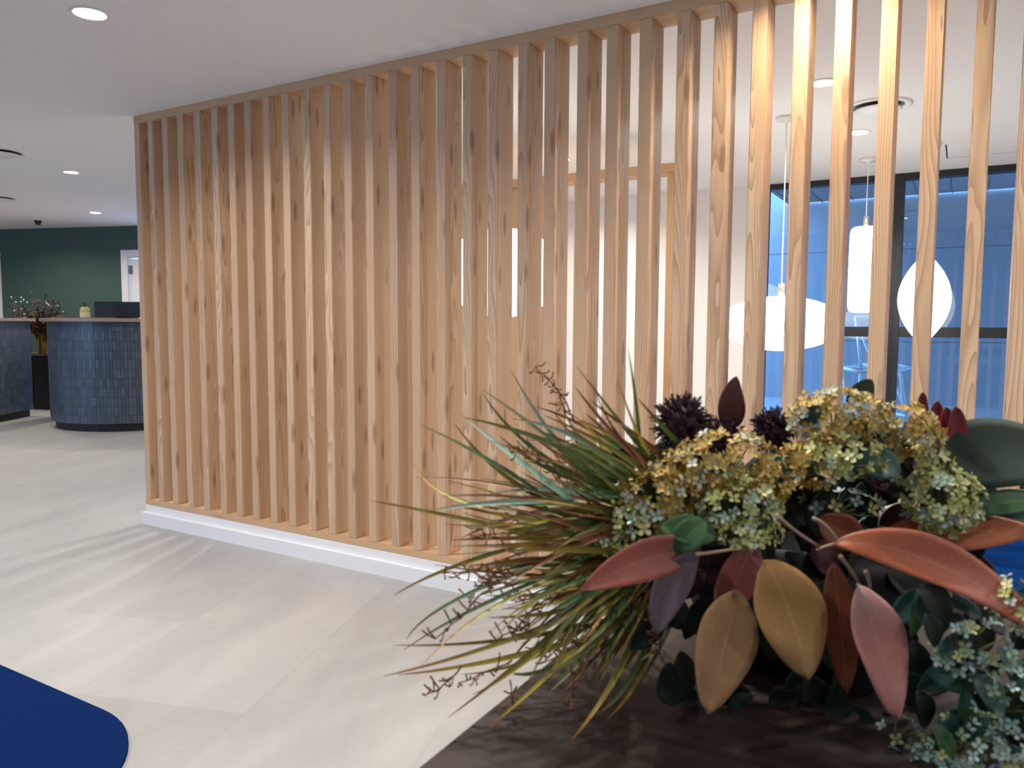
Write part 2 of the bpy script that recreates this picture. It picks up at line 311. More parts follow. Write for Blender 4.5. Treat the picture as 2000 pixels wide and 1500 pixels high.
# ---------------------------------------------------------------- downlights, diffusers, sensor, hatch
M_em = mat('downlight_lens', (255, 250, 240), .4, emit=(1, .93, .80, 1), estr=30)
lights = []
def downlight(p, z, label, r=.055, power=14, col=(1, .80, .58), group=None, ang=150):
    t = thing('downlight', label, 'ceiling light', (p.x, p.y, z), 0, group)
    bm = newbm(); lathe(bm, [(r+.014, 0), (r+.014, -.004), (r+.004, -.006), (r, -.003), (r, 0)], 32, caps=False); obj('trim_ring', bm, M_plastic, t, smooth=True)
    bm = newbm(); lathe(bm, [(r, -.0005), (r, -.0025), (r*.8, -.0035), (.001, -.0035)], 24, caps=False); obj('lens', bm, M_em, t, smooth=True)
    ld = bpy.data.lights.new('downlight_lamp', 'AREA'); ld.shape = 'DISK'; ld.size = r*1.9; ld.energy = power*LAMP_W; ld.color = col; ld.spread = math.radians(ang)
    lo = bpy.data.objects.new('lamp', ld); COL.objects.link(lo); lo.location = (0, 0, -.008); lo.parent = t
    return t
WARM = (1, .80, .57); NEU = (1, .94, .875)
for s, n, lab in ((1.22, -.98, 'large round downlight nearest the camera at the top left of the photo'),
                  (3.48, 1.26, 'nearer of the two round downlights seen between the slats'), (3.514, 2.376, 'farther of the two round downlights seen between the slats')):
    downlight(W(s, n), Z1, lab, power=26, col=NEU)
downlight(Vector((-3.81, 6.742, 0)), Z2, 'round downlight over the reception floor between the air diffusers and screen', power=24, col=(1, .90, .74))
downlight(Vector((-4.933, 9.201, 0)), Z2, 'small far downlight in front of the dark green wall', power=24, col=(1, .90, .74))
# unseen downlights beyond the frame, mostly added to brighten the room
for s, n, pw in ((3.70, -.20, 11), (3.35, -1.75, 28), (2.9, -3.1, 22), (.6, -2.6, 26), (6.0, -1.0, 26), (6.4, -2.8, 26), (4.7, -.9, 16), (5.6, 1.3, 20), (-1.6, -1.6, 26), (1.6, 2.2, 26), (0, 1.2, 22), (1.3, 3.1, 22), (5.2, 2.9, 18)):
    downlight(W(s, n), Z1, 'unseen round downlight of a set mostly added to brighten the room', power=pw, col=WARM if pw == 11 else NEU, group='downlights outside the frame')
for x, y in ((-6.4, 9.6), (-6.2, 7.2), (-8.4, 9.0), (-8.6, 6.9)):  # unseen lamps added to lift the light around the desks
    downlight(Vector((x, y, 0)), Z2, 'unseen round downlight added to brighten the reception', power=24, col=(1, .88, .72), group='added downlights over the reception')
def diffuser(p, z, r, label):
    t = thing('air_diffuser', label, 'air vent', (p.x, p.y, z))
    bm = newbm(); lathe(bm, [(r+.035, 0), (r+.035, -.006), (r+.02, -.012), (r, -.008), (r*.97, 0)], 48, caps=False); obj('outer_ring', bm, M_plastic, t, smooth=True)
    bm = newbm(); lathe(bm, [(r*.98, -.001), (r*.7, -.002), (.001, -.002)], 48, caps=False); obj('throat', bm, M_grey, t)
    bm = newbm(); lathe(bm, [(.001, -.012), (r*.60, -.012), (r*.86, -.020), (r*.88, -.024), (r*.80, -.028), (.001, -.030)], 48, caps=False); obj('centre_disc', bm, M_plastic, t, smooth=True)
diffuser(W(3.67, 1.815), Z1, .13, 'round white ceiling air diffuser seen between the right-hand slats')
diffuser(Vector((-3.90, 5.95, 0)), Z2, .15, 'nearer round white air diffuser at the left edge of the photo')
diffuser(Vector((-5.36, 8.12, 0)), Z2, .15, 'farther round white air diffuser at the left edge of the photo')
bm = newbm(); lathe(bm, [(.045, 0), (.045, -.012), (.032, -.03), (.03, -.05), (.001, -.056)], 20); tag(obj('ceiling_sensor', bm, M_black, loc=Vector((-6.084, 9.97, Z2)), smooth=True), 'small black ceiling sensor just in front of the green wall', 'sensor')
t = thing('access_hatch', 'flush square access panel in the ceiling above the windows', 'access panel', W(3.96, 3.0, Z1), YAW)
bm = newbm(); box(bm, 0.006, 0.006, -.0015, .444, .444, 0); obj('hatch_panel', bm, M_ceil, t)
bm = newbm(); box(bm, -.004, -.004, -.003, 0.004, .454, 0); obj('hatch_edge', bm, M_black, t)
bm = newbm(); box(bm, .005, .447, -.002, .454, .4485, 0); obj('hatch_edge', bm, M_grey, t)
# ---------------------------------------------------------------- bubble pendants
def bubble_mat(name, st):
    t = NT(name); t.b.inputs['Base Color'].default_value = (.9, .88, .82, 1); t.b.inputs['Roughness'].default_value = .5
    t.b.inputs['Emission Color'].default_value = (1, .95, .86, 1); t.b.inputs['Emission Strength'].default_value = st; return t.m
M_shade = bubble_mat('lit_pendant_shade', 2.6)
M_metal = mat('brushed_nickel', (190, 186, 172), .35, metal=.6)
def pendant(p, zc, prof, label, half):
    t = thing('pendant_lamp', label, 'pendant light', (p.x, p.y, Z1), 0, 'white bubble pendants')
    bm = newbm(); lathe(bm, [(.001, 0), (.058, 0), (.060, -.006), (.056, -.02), (.012, -.024), (.008, -.035), (.001, -.035)], 28, caps=False); obj('ceiling_rose', bm, M_plastic, t, smooth=True)
    bm = newbm(); tube(bm, [(0, 0, -.03), (0, 0, zc+half+.07-Z1)], .0035, 8); obj('cord', bm, M_plastic, t)
    bm = newbm(); lathe(bm, [(.006, .075), (.018, .07), (.018, 0.002), (.015, -.002)], 20, (0, 0, zc+half-Z1)); obj('lamp_cap', bm, M_metal, t, smooth=True)
    bm = newbm(); lathe(bm, [(max(r, .001), z) for r, z in prof], 56, (0, 0, zc-Z1), caps=True); obj('lamp_shade', bm, M_shade, t, smooth=True)
def ell(R_, H_, p=2.0, cut=.12, n=24):
    out = []
    for i in range(n+1):
        a = -1+2*i/n; a = math.sin(a*math.pi/2)*(1-0) ; z = a*H_
        out.append((max(R_*cut, R_*(1-abs(a)**p)**(1/p)), z))
    return out
# saucer: tapered cone-like upper and lower halves, narrow flat middle band
sa = [(.04, -.155), (.10, -.15), (.19, -.128), (.27, -.096), (.315, -.060), (.338, -.02), (.340, .0), (.338, .02), (.315, .060), (.27, .096), (.19, .128), (.10, .15), (.04, .155)]
pendant(Vector((1.53, 4.40, 0)), 1.195, sa, 'wide flattened white pendant lamp glowing behind the right-hand slats', .155)
cyl = [(.03, -.300), (.078, -.297), (.092, -.285), (.100, -.255), (.1015, -.15), (.1015, .15), (.100, .255), (.092, .285), (.078, .297), (.03, .300)]
pendant(Vector((2.477, 5.46, 0)), 1.577, cyl, 'tall cylindrical white pendant lamp hanging before the window', .300)
cig = []
for i in range(25):
    a = -1+2*i/24; cig.append((.040+.115*(1-abs(a)**2.0), a*.262))
pendant(Vector((2.665, 5.0, 0)), 1.358, cig, 'cigar-shaped white pendant lamp to the right of the cylindrical one', .262)
ball = ell(.335, .245, 2.0, .15)
pendant(Vector((-.055, 4.30, 0)), 1.467, ball, 'round white pendant lamp glimpsed through the narrow central gaps of the screen', .240)
# ---------------------------------------------------------------- reception desks
def stadium(c, r, back, n=28):
    """outline: half circle facing the camera, straight sides running back along `back` (Vector)"""
    b = back.normalized(); side = Vector((b.y, -b.x, 0)); pts = []
    for i in range(n+1):
        a = math.pi*i/n; pts.append(c + side*(r*math.cos(a)) - b*(r*math.sin(a)))
    return [pts[0]+back]+pts+[pts[-1]+back]
def wall_strip(bm, pts, z0, z1):
    uvl = bm.loops.layers.uv.verify(); acc = 0
    for a, b in zip(pts[:-1], pts[1:]):
        L = (b-a).length; n = max(1, int(L/.08)) if L > .3 else 1
        v = [bm.verts.new(a+Vector((0, 0, z0))), bm.verts.new(b+Vector((0, 0, z0))), bm.verts.new(b+Vector((0, 0, z1))), bm.verts.new(a+Vector((0, 0, z1)))]
        f = bm.faces.new(v)
        for lp, uvv in zip(f.loops, ((acc, z0), (acc+L, z0), (acc+L, z1), (acc, z1))): lp[uvl].uv = (uvv[0]+5, uvv[1]+.02)
        acc += L
M_top = mat('stone_counter_top', (150, 132, 120), .35, noise=.06, nscale=30)
M_kick = mat('black_kickboard', (18, 20, 24), .5)
def desk(c, r, back, label):
    t = thing('reception_desk', label, 'reception desk', c)
    l = lambda P: [p-c for p in P]
    bm = newbm(); prism(bm, l(stadium(c, r-.05, back)), 0, .10); obj('kickboard', bm, M_kick, t)
    P = l(stadium(c, r, back)); bm = newbm(); wall_strip(bm, P, .09, 1.185)
    bm.faces.new([bm.verts.new(p+Vector((0, 0, .09))) for p in P]); bm.faces.new([bm.verts.new(p+Vector((0, 0, 1.185))) for p in P])
    a, b = P[-1], P[0]; bm.faces.new([bm.verts.new(a+Vector((0, 0, .09))), bm.verts.new(b+Vector((0, 0, .09))), bm.verts.new(b+Vector((0, 0, 1.185))), bm.verts.new(a+Vector((0, 0, 1.185)))])
    bmesh.ops.remove_doubles(bm, verts=bm.verts[:], dist=1e-5); obj('tiled_body', bm, M_tile, t)
    bm = newbm(); prism(bm, l(stadium(c, r+.07, back)), 1.186, 1.222); obj('counter_top', bm, M_top, t)
C1 = Vector((-4.32, 8.86, 0)); BK = (N*.8+D*.35).normalized()*0+Vector((.30, 1.0, 0)).normalized()*.55
desk(Vector((-4.45, 9.02, 0)), .86, Vector((.34, .94, 0))*.55, 'curved reception desk clad in narrow blue tiles, right of the gap, beside the timber screen')
desk(Vector((-6.88, 9.0, 0)), .90, Vector((-.02, 1, 0))*.55, 'second blue tiled reception desk cut off by the left edge of the photo')
t = thing('monitor', 'black back of a wide monitor standing on the reception desk', 'monitor', (-4.36, 8.62, 1.222), math.radians(2))
bm = newbm(); box(bm, -.30, -.02, .012, .42, .02, .185, .006); obj('screen_back', bm, M_black, t)
bm = newbm(); box(bm, -.30, .0201, .020, .42, .026, .178, 0); obj('display', bm, M_kick, t)
bm = newbm(); box(bm, -.04, -.07, 0, .14, .09, .012, .003); obj('stand', bm, M_black, t)
t = thing('pump_bottle', 'pale amber pump bottle on the reception desk beside the monitor', 'bottle', (-4.60, 8.30, 1.222))
bm = newbm(); lathe(bm, [(.046, 0), (.050, .006), (.050, .085), (.044, .105), (.026, .120), (.018, .124)], 28); obj('bottle_body', bm, mat('amber_soap', (196, 190, 128), .25, spec=.6), t, smooth=True)
bm = newbm(); lathe(bm, [(.0504, .012), (.0504, .062)], 28, caps=False); obj('bottle_label', bm, mat('cream_label', (226, 214, 188), .6), t, smooth=True)
bm = newbm(); lathe(bm, [(.019, .124), (.019, .140), (.008, .142), (.008, .158)], 16); tube(bm, [(0, 0, .158), (0, 0, .166), (-.035, 0, .164)], .006, 8); obj('pump', bm, M_kick, t, smooth=True)
# back cabinet, vase, dried flowers
t = thing('back_cabinet', 'low black cabinet with a grey top against the green wall', 'cabinet', GW(-.2, -.47), GYAW)
bm = newbm(); box(bm, 0, .02, 0, 2.2, .46, .72, .003); obj('body', bm, M_kick, t)
bm = newbm(); box(bm, -.02, 0, .721, 2.22, .465, .752, .003); obj('top', bm, mat('grey_cabinet_top', (104, 108, 104), .4), t)
for k in range(4):
    bm = newbm(); box(bm, .01+k*.55, .001, .05, .54+k*.55, .019, .71, .003); dr = obj('door', bm, M_kick, t)
    bm = newbm(); box(bm, .48+k*.55, -.012, .5, .495+k*.55, 0, .66, .003); obj('handle', bm, M_black, dr)
VX = Vector((-6.17, 10.10, .752)); VX = at(83, 690, 10.10); VX.z = .753
bm = newbm(); lathe(bm, [(.040, 0), (.046, .01), (.046, .31), (.044, .318), (.038, .318), (.038, .02)], 28, caps=False); bmesh.ops.holes_fill(bm, edges=bm.edges[:])
tag(obj('gold_vase', bm, mat('brushed_gold', (176, 128, 50), .3, metal=.85), loc=VX, smooth=True), 'slim gold cylinder vase on the black back cabinet', 'vase')
t = thing('dried_bouquet', 'bouquet of rusty dried foliage with tiny white buds in the gold vase', 'dried flowers', VX+Vector((0, 0, .02)))
rr = random.Random(3); base = Vector((0, 0, .0)); bm = newbm(); bl = newbm(); bd = newbm()
def leafquad(b, p, dirv, L, wd, upv):
    side = dirv.cross(upv); side = side.normalized() if side.length > 1e-5 else Vector((1, 0, 0)); q = dirv.cross(side).normalized()*(wd*.18)
    a = [b.verts.new(p), b.verts.new(p+dirv*L*.45+side*wd*.5+q), b.verts.new(p+dirv*L), b.verts.new(p+dirv*L*.45-side*wd*.5+q), b.verts.new(p+dirv*L*.5-q)]
    b.faces.new((a[0], a[1], a[4])); b.faces.new((a[1], a[2], a[4])); b.faces.new((a[2], a[3], a[4])); b.faces.new((a[3], a[0], a[4]))
for k in range(80):
    # target in the vase's frame: a lopsided spray leaning left, some drooping
    tx = rr.uniform(-.33, .36); top = .86-.9*abs(tx+.05)**1.1; drooping = tx < -.02 and rr.random() < .45
    tz = rr.uniform(.26, .44) if drooping else rr.uniform(.40, max(.45, top)); ty = rr.uniform(-.22, .12)
    e = Vector((tx, ty, tz)); m = Vector((tx*.35, ty*.3, .40 + (.12 if drooping else 0)))
    pts = [base.lerp(m, i/5)*1.0 if i <= 5 else m.lerp(e, (i-5)/5) for i in range(11)]
    pts = [((1-u)**2)*Vector((rr.uniform(-.01, .01)*0, 0, .02))+2*u*(1-u)*m+u*u*e for u in [i/8 for i in range(9)]]
    tube(bm, pts, .0028, 5, .0014)
    for i in range(3, 9):
        for q in range(6):
            dv = Vector((rr.uniform(-1, 1), rr.uniform(-1, 1), rr.uniform(-.7, .9))).normalized()
            leafquad(bl if (drooping or tz < .47) else bd, pts[i]+dv*.006, dv, rr.uniform(.03, .06), rr.uniform(.012, .022), Vector((0, 0, 1)))
obj('stems', bm, mat('dry_stem', (70, 46, 34), .8), t); obj('rust_foliage', bl, mat('rust_dried_leaf', (140, 88, 58), .8, noise=.3), t); obj('dark_foliage', bd, mat('dark_dried_leaf', (62, 52, 48), .8, noise=.3), t)
bm = newbm()
for k in range(16):
    tx = rr.uniform(-.32, .30); p = Vector((tx, rr.uniform(-.2, .05), rr.uniform(.50, .84-.8*abs(tx)**1.2)))
    if k == 0: p = Vector((-.31, -.1, .72))
    bmesh.ops.create_icosphere(bm, subdivisions=1, radius=.011, matrix=Matrix.Translation(p))
obj('white_buds', bm, mat('white_bud', (190, 200, 200), .7), t)
# ---------------------------------------------------------------- rug and armchair
bm = newbm(); pts = []; r = .42; cx, cn = 2.33-r, -1.44-r
for i in range(17):
    a = math.pi/2*(1-i/16); pts.append(W(cx+r*math.cos(a), cn+r*math.sin(a)))
cx2, cn2 = cx, -3.2+r
for i in range(17):
    a = -math.pi/2*(i/16); pts.append(W(cx+r*math.cos(a), cn2+r*math.sin(a)))
pts += [W(-.6, -3.2), W(-.6, -1.44)]
c0 = W(1, -2.3); prism(bm, [p-c0 for p in pts], 0.0, .012); tag(obj('rug', bm, M_rug, loc=c0), 'royal blue rug with a rounded corner on the pale floor', 'rug')
def cushion(bm, x0, y0, z0, x1, y1, z1, b): box(bm, x0, y0, z0, x1, y1, z1, 0); bmesh.ops.bevel(bm, geom=[e for e in bm.edges if e.calc_length() > b*2], offset=b, segments=5, affect='EDGES', clamp_overlap=True)
AC = at(2075, 1100, 1.72); AC.z = 0
t = thing('blue_armchair', 'blue upholstered armchair just visible behind the bouquet at the right edge', 'armchair', AC, YAW)
bm = newbm(); cushion(bm, -.26, -.64, .26, .26, -.10, .44, .05); obj('seat', bm, M_sofa, t, smooth=True)
bm = newbm(); cushion(bm, -.36, -.12, .2, .36, .06, .70, .06); obj('backrest', bm, M_sofa, t, smooth=True)
for s in (-1, 1):
    bm = newbm(); cushion(bm, min(s*.27, s*.37), -.64, .2, max(s*.27, s*.37), -.125, .56, .04); obj('armrest', bm, M_sofa, t, smooth=True)
for sx in (-.3, .3):
    for sy in (-.58, 0):
        bm = newbm(); tube(bm, [(sx, sy, .21), (sx*1.05, sy*1.02, 0)], .018, 10, .011); obj('leg', bm, M_black, t, smooth=True)
# ---------------------------------------------------------------- white wire chair outside
M_wire = mat('white_powder_coat', (232, 240, 244), .4)
t0 = at(1711, 812, 6.75); t0.z = .38
t = thing('wire_chair', 'white metal wire chair outside the window', 'chair', t0, 0)
def q3(x, y, dy=0): p = at(x, y, 6.75+dy); return p-t0
def rods(name, L, r=.011):
    bm = newbm()
    for pl in L: tube(bm, pl, r, 8)
    return obj(name, bm, M_wire, t, smooth=True)
rods('back_frame', [[q3(1671, 620, .22), q3(1757, 616, .22)], [q3(1671, 620, .22), q3(1676, 665, .12), q3(1681, 716, -.05)], [q3(1757, 616, .22), q3(1752, 665, .12), q3(1748, 716, -.05)],
                    [q3(1671, 624, .22), q3(1695, 684, .20), q3(1712, 716, .18)], [q3(1757, 622, .22), q3(1742, 672, .2), q3(1722, 716, .18)], [q3(1673, 645, .18), q3(1754, 643, .18)]], .013)
sf = [q3(1646, 719, -.02), q3(1681, 727, -.2), q3(1745, 727, -.2), q3(1779, 719, -.02), q3(1748, 712, .2), q3(1684, 712, .2)]
rods('seat_frame', [sf+[sf[0]], [sf[1], sf[4]], [sf[2], sf[5]], [sf[0], sf[3]]], .014)
for pl in ([sf[0], q3(1652, 770, .0), q3(1650, 815, -.12)], [sf[3]*.4+sf[2]*.6, q3(1763, 770, -.15), q3(1771, 812, -.15)], [q3(1741, 735, .1), q3(1744, 775, .15), q3(1748, 806, .2)], [q3(1681, 727, .1), q3(1676, 775, .15), q3(1672, 806, .2)]):
    rods('leg', [pl], .014)
rods('brace', [[q3(1744, 742, 0), q3(1757, 772, -.05), q3(1770, 811, -.15)], [q3(1746, 742, 0), q3(1757, 728, -.1)], [q3(1771, 813, -.15), q3(1748, 808, .2)], [q3(1650, 815, -.12), q3(1672, 806, .2)]], .012)
# ---------------------------------------------------------------- dark console table
def dark_wood():
    m = wood('walnut_table', 'X', light=(50, 37, 33), mid=(34, 25, 23), dark=(20, 15, 15), ring=40, seed=5, contrast=1.2); return m
M_table = dark_wood()
TZ = .88; T0 = W(3.80, -1.80, 0)
t = thing('console_table', 'dark brown wooden table in the foreground under the flower arrangement', 'table', T0, YAW)
bm = newbm(); box(bm, 0, -.80, TZ-.04, 1.5, 0, TZ, .002); obj('table_top', bm, M_table, t)
bm = newbm(); box(bm, .04, -.76, TZ-.12, 1.46, -.04, TZ-.041, .002); obj('apron', bm, M_table, t)
for x in (.04, 1.40):
    for y in (-.76, -.10):
        bm = newbm(); box(bm, x, y, 0, x+.06, y+.06, TZ-.121, .003); obj('leg', bm, M_table, t)
# dark bowl holding the arrangement
BC = at(1560, 1240, .735); BC.z = TZ
bm = newbm(); lathe(bm, [(.001, .0), (.085, 0), (.092, .006), (.112, .05), (.120, .095), (.118, .118), (.112, .118), (.106, .09), (.08, .02), (.001, .015)], 48, caps=False)
tag(obj('bowl', bm, mat('matt_black_ceramic', (20, 20, 22), .5), loc=BC, smooth=True), 'matt black bowl on the dark table holding the flowers', 'bowl')
# ---------------------------------------------------------------- flower arrangement
FA = thing('flower_arrangement', 'large artificial arrangement of grasses, hydrangeas, thistles and rust leaves on the dark table', 'flower arrangement', BC+Vector((0, 0, .02)))
FO = Vector(FA.location)
def P(x, y, Y):
    p = at(x, y, Y); p.z = max(p.z, TZ+.004); return p-FO
def px(Y): return Y/FPX
rf = random.Random(11)
def grad_mat(name, stops, rough=.45, vein=False, spec=.4, mott=.25, trans=0):
    """colour along the leaf from the attribute 't' (0 base, 1 tip), mottled"""
    t = NT(name); at_ = t.n('ShaderNodeAttribute', attribute_name='t'); tc = t.n('ShaderNodeTexCoord'); n = t.noise(tc.outputs['Object'], 60, 4, .6)
    f = t.math('ADD', at_.outputs['Fac'], t.math('MULTIPLY', t.math('SUBTRACT', n, .5), mott))
    c = t.ramp(f, [(p, lin(c)) for p, c in stops])
    n2 = t.noise(tc.outputs['Object'], 420, 3, .6)
    c = t.mix(.35, c, t.ramp(n2, [(.35, (.62, .62, .62, 1)), (.65, (1, 1, 1, 1))]), 'MULTIPLY')
    if vein:
        a2 = t.n('ShaderNodeAttribute', attribute_name='u'); vv = t.math('ABSOLUTE', a2.outputs['Fac'])
        mid = t.math('LESS_THAN', vv, .035); c = t.mix(t.math('MULTIPLY', mid, .18), c, lin((216, 178, 150)))
    t.l(c, t.b.inputs['Base Color']); t.b.inputs['Roughness'].default_value = rough; t.b.inputs['Specular IOR Level'].default_value = spec
    return t.m
def ribbon(bm, pts, wfun, nrm, fold=.3, nu=2, tl=None, ul=None):
    """a tapering folded strip along pts; nrm = direction its upper face looks to"""
    n = len(pts); rows = []
    for i, p in enumerate(pts):
        tg = (pts[min(i+1, n-1)]-pts[max(i-1, 0)]).normalized(); sd = tg.cross(nrm)
        sd = sd.normalized() if sd.length > 1e-5 else Vector((1, 0, 0)); up = sd.cross(tg).normalized(); wd = wfun(i/(n-1)); row = []
        for k in range(-nu, nu+1):
            u = k/nu; row.append((bm.verts.new(p+sd*(u*wd/2)+up*(fold*wd*.5*(abs(u)**1.3))), i/(n-1), u))
        rows.append(row)
    for a, b in zip(rows[:-1], rows[1:]):
        for k in range(2*nu):
            bm.faces.new((a[k][0], a[k+1][0], b[k+1][0], b[k][0]))
    for r_ in rows:
        for v, tt, uu in r_: v[tl] = tt; v[ul] = uu
def layers(bm): return bm.verts.layers.float.new('t'), bm.verts.layers.float.new('u')
def bez(a, b, c, n=9): return [a*((1-u)**2)+b*(2*u*(1-u))+c*(u*u) for u in [i/(n-1) for i in range(n)]]
VIEW = -F
# --- grass blades
G_mats = [grad_mat('grass_green', [(0, (74, 102, 62)), (.5, (107, 141, 87)), (.85, (143, 136, 71)), (1, (122, 80, 46))]),
          grad_mat('grass_blue_green', [(0, (81, 117, 94)), (.6, (143, 178, 163)), (.9, (153, 170, 147)), (1, (133, 97, 66))]),
          grad_mat('grass_olive', [(0, (89, 92, 41)), (.5, (156, 151, 66)), (.85, (176, 136, 62)), (1, (125, 75, 39))]),
          grad_mat('grass_yellow', [(0, (153, 151, 57)), (.6, (202, 178, 75)), (1, (158, 100, 43))]),
          grad_mat('grass_brown', [(0, (84, 63, 39)), (.5, (138, 92, 50)), (1, (112, 68, 39))])]
def blade(pp, Y0, Y1, w_px, mi, into=None, mid=None):
    bm = into or newbm()
    if into is None: tl, ul = layers(bm)
    else: tl, ul = bm.verts.layers.float['t'], bm.verts.layers.float['u']
    a, b, c = pp; Ym = (Y0+Y1)/2 if mid is None else mid
    pts = bez(P(a[0], a[1], Y0), P(b[0], b[1], Ym), P(c[0], c[1], Y1), 10)
    nr = (VIEW+Vector((rf.uniform(-.6, .6), rf.uniform(-.3, .3), rf.uniform(-.1, .9)))).normalized(); wm = w_px*px(Y0)*1.12
    ribbon(bm, pts, lambda u: wm*(.55+.45*min(1, u*4))*(1-max(0, u-.25)/.75)**.75+.0003, nr, .45, 1, tl, ul)
    if into is None: return obj('grass_blade', bm, G_mats[mi], FA, smooth=True)
# hand-placed: (root, control, tip), width, material
HB = [((1215, 985), (1090, 900), (997, 722), 15, 1), ((1235, 1000), (1075, 850), (940, 760), 12, 0), ((1180, 960), (1010, 880), (943, 768), 9, 0), ((1130, 990), (1010, 900), (897, 808), 16, 1),
      ((1250, 960), (1090, 850), (905, 815), 13, 0), ((1050, 960), (930, 880), (817, 828), 10, 0), ((1080, 985), (960, 930), (888, 828), 9, 2), ((1010, 1000), (840, 985), (805, 902), 8, 2),
      ((1180, 1075), (900, 1010), (724, 978), 11, 2), ((1110, 975), (960, 935), (812, 932), 8, 4), ((1120, 980), (960, 975), (840, 998), 12, 1), ((1250, 900), (1245, 790), (1226, 680), 8, 0),
      ((1270, 890), (1240, 850), (1207, 745), 8, 3), ((1280, 910), (1200, 870), (1160, 756), 7, 4), ((1345, 885), (1290, 830), (1246, 778), 9, 0), ((1310, 900), (1240, 850), (1150, 780), 9, 4),
      ((1020, 1065), (850, 1110), (768, 1164), 8, 2), ((1070, 1100), (830, 1180), (793, 1250), 8, 0), ((1150, 1220), (960, 1265), (768, 1260), 8, 2), ((1190, 1170), (960, 1275), (748, 1321), 10, 2),
      ((1130, 1250), (930, 1305), (778, 1318), 10, 3), ((1120, 1120), (930, 1180), (824, 1300), 8, 2), ((1140, 1180), (1000, 1310), (874, 1402), 9, 2), ((1180, 1200), (1030, 1330), (900, 1398), 8, 3),
      ((1110, 1110), (900, 1190), (788, 1270), 8, 0), ((1190, 1150), (1000, 1330), (922, 1500), 9, 2), ((1160, 1230), (1020, 1370), (958, 1500), 8, 3), ((1190, 1250), (1050, 1350), (990, 1492), 8, 0),
      ((1260, 1190), (1210, 1340), (1114, 1482), 13, 2), ((1280, 1210), (1230, 1360), (1163, 1508), 12, 0), ((1255, 1130), (1120, 1330), (1000, 1318), 14, 0), ((1250, 1200), (1190, 1270), (1146, 1372), 12, 0),
      ((1290, 1060), (1170, 1090), (1085, 1165), 12, 3), ((1330, 1010), (1150, 985), (1020, 975), 10, 2), ((1235, 1060), (1050, 985), (880, 940), 11, 2), ((1290, 1230), (1230, 1210), (1235, 1190), 10, 0),
      ((1240, 1075), (1080, 1040), (880, 1055), 14, 3), ((1240, 1080), (1060, 1120), (930, 1165), 12, 0), ((1400, 1245), (1290, 1215), (1232, 1184), 11, 0), ((1330, 1000), (1210, 900), (1095, 830), 15, 0),
      ((1310, 1010), (1190, 930), (1120, 850), 12, 3), ((1330, 980), (1230, 880), (1060, 810), 12, 2), ((1350, 960), (1210, 850), (1130, 820), 14, 2)]
for a, b, c, wp, mi in HB: blade((a, b, c), .62+rf.uniform(-.02, .03), .60+rf.uniform(-.07, .06), wp, mi)
def rand_blade(i, n, into=None):
    u = (i+rf.random())/n
    ang = math.radians(-58+u*128)                     # around 'left': negative rises, positive droops
    rx, ry = 1330+rf.uniform(-40, 30), 1040+rf.uniform(-70, 90)
    L = rf.uniform(250, 470)*(1-.30*abs(math.sin(ang))); dx, dy = -math.cos(ang), math.sin(ang)
    st = rf.uniform(30, 130); bend = rf.uniform(-60, 60)
    a = (rx+dx*st, ry+dy*st); c = (rx+dx*L, ry+dy*L+rf.uniform(-10, 40)); b = ((a[0]+c[0])/2+dy*bend, (a[1]+c[1])/2-dx*bend*.7-rf.uniform(0, 25))
    blade((a, b, c), .63+rf.uniform(-.03, .05), .62+rf.uniform(-.10, .14), rf.uniform(6, 13), rf.choices((0, 1, 2, 3, 4), (4, 3, 3, 2, 2))[0] if into is None else 0, into)
for i in range(57): rand_blade(i, 57)
for q, mi in enumerate((0, 2, 4)):
    bm = newbm(); layers(bm)
    for i in range(100 if mi == 0 else 64): rand_blade(i, 100 if mi == 0 else 64, bm)
    tag(obj('grass_tuft', bm, G_mats[mi], FA, smooth=True), kind='stuff')
# --- thin branching seed wisps
bm = newbm()
def wisp(x, y, ang, L, Y):
    pts = []; a = ang
    for i in range(8): pts.append(P(x, y, Y)); x += math.cos(a)*L/8; y += math.sin(a)*L/8; a += rf.uniform(-.35, .35)
    tube(bm, pts, .0008, 5, .0005)
    for i in range(2, 8):
        for q in range(2):
            dv = Vector((rf.uniform(-1, 1), rf.uniform(-.5, .5), rf.uniform(-1, 1))).normalized(); l = rf.uniform(.004, .012)
            tube(bm, [pts[i], pts[i]+dv*l*.6, pts[i]+dv*l+Vector((-.001, 0, .002))], .0006, 4, .0009)
for i in range(30):
    ang = math.pi+math.radians(rf.uniform(-60, 55)); rr_ = rf.uniform(110, 380)
    wisp(1330+math.cos(ang)*rr_, 1050-math.sin(ang-math.pi)*0+math.sin(ang)*-rr_*-1*.8, ang+rf.uniform(-.2, .2), rf.uniform(60, 150), .62+rf.uniform(-.06, .08))
for x, y, a, L in ((1000, 1290, 2.6, 130), (900, 1300, 2.0, 100), (960, 1150, 2.7, 170), (1060, 1200, 2.6, 120), (1270, 1180, 1.7, 130), (1010, 1340, 2.2, 60)): wisp(x, y, a, L, .58)
tag(obj('seed_wisps', bm, mat('brown_wisp', (112, 74, 42), .7), FA, smooth=True), kind='stuff')
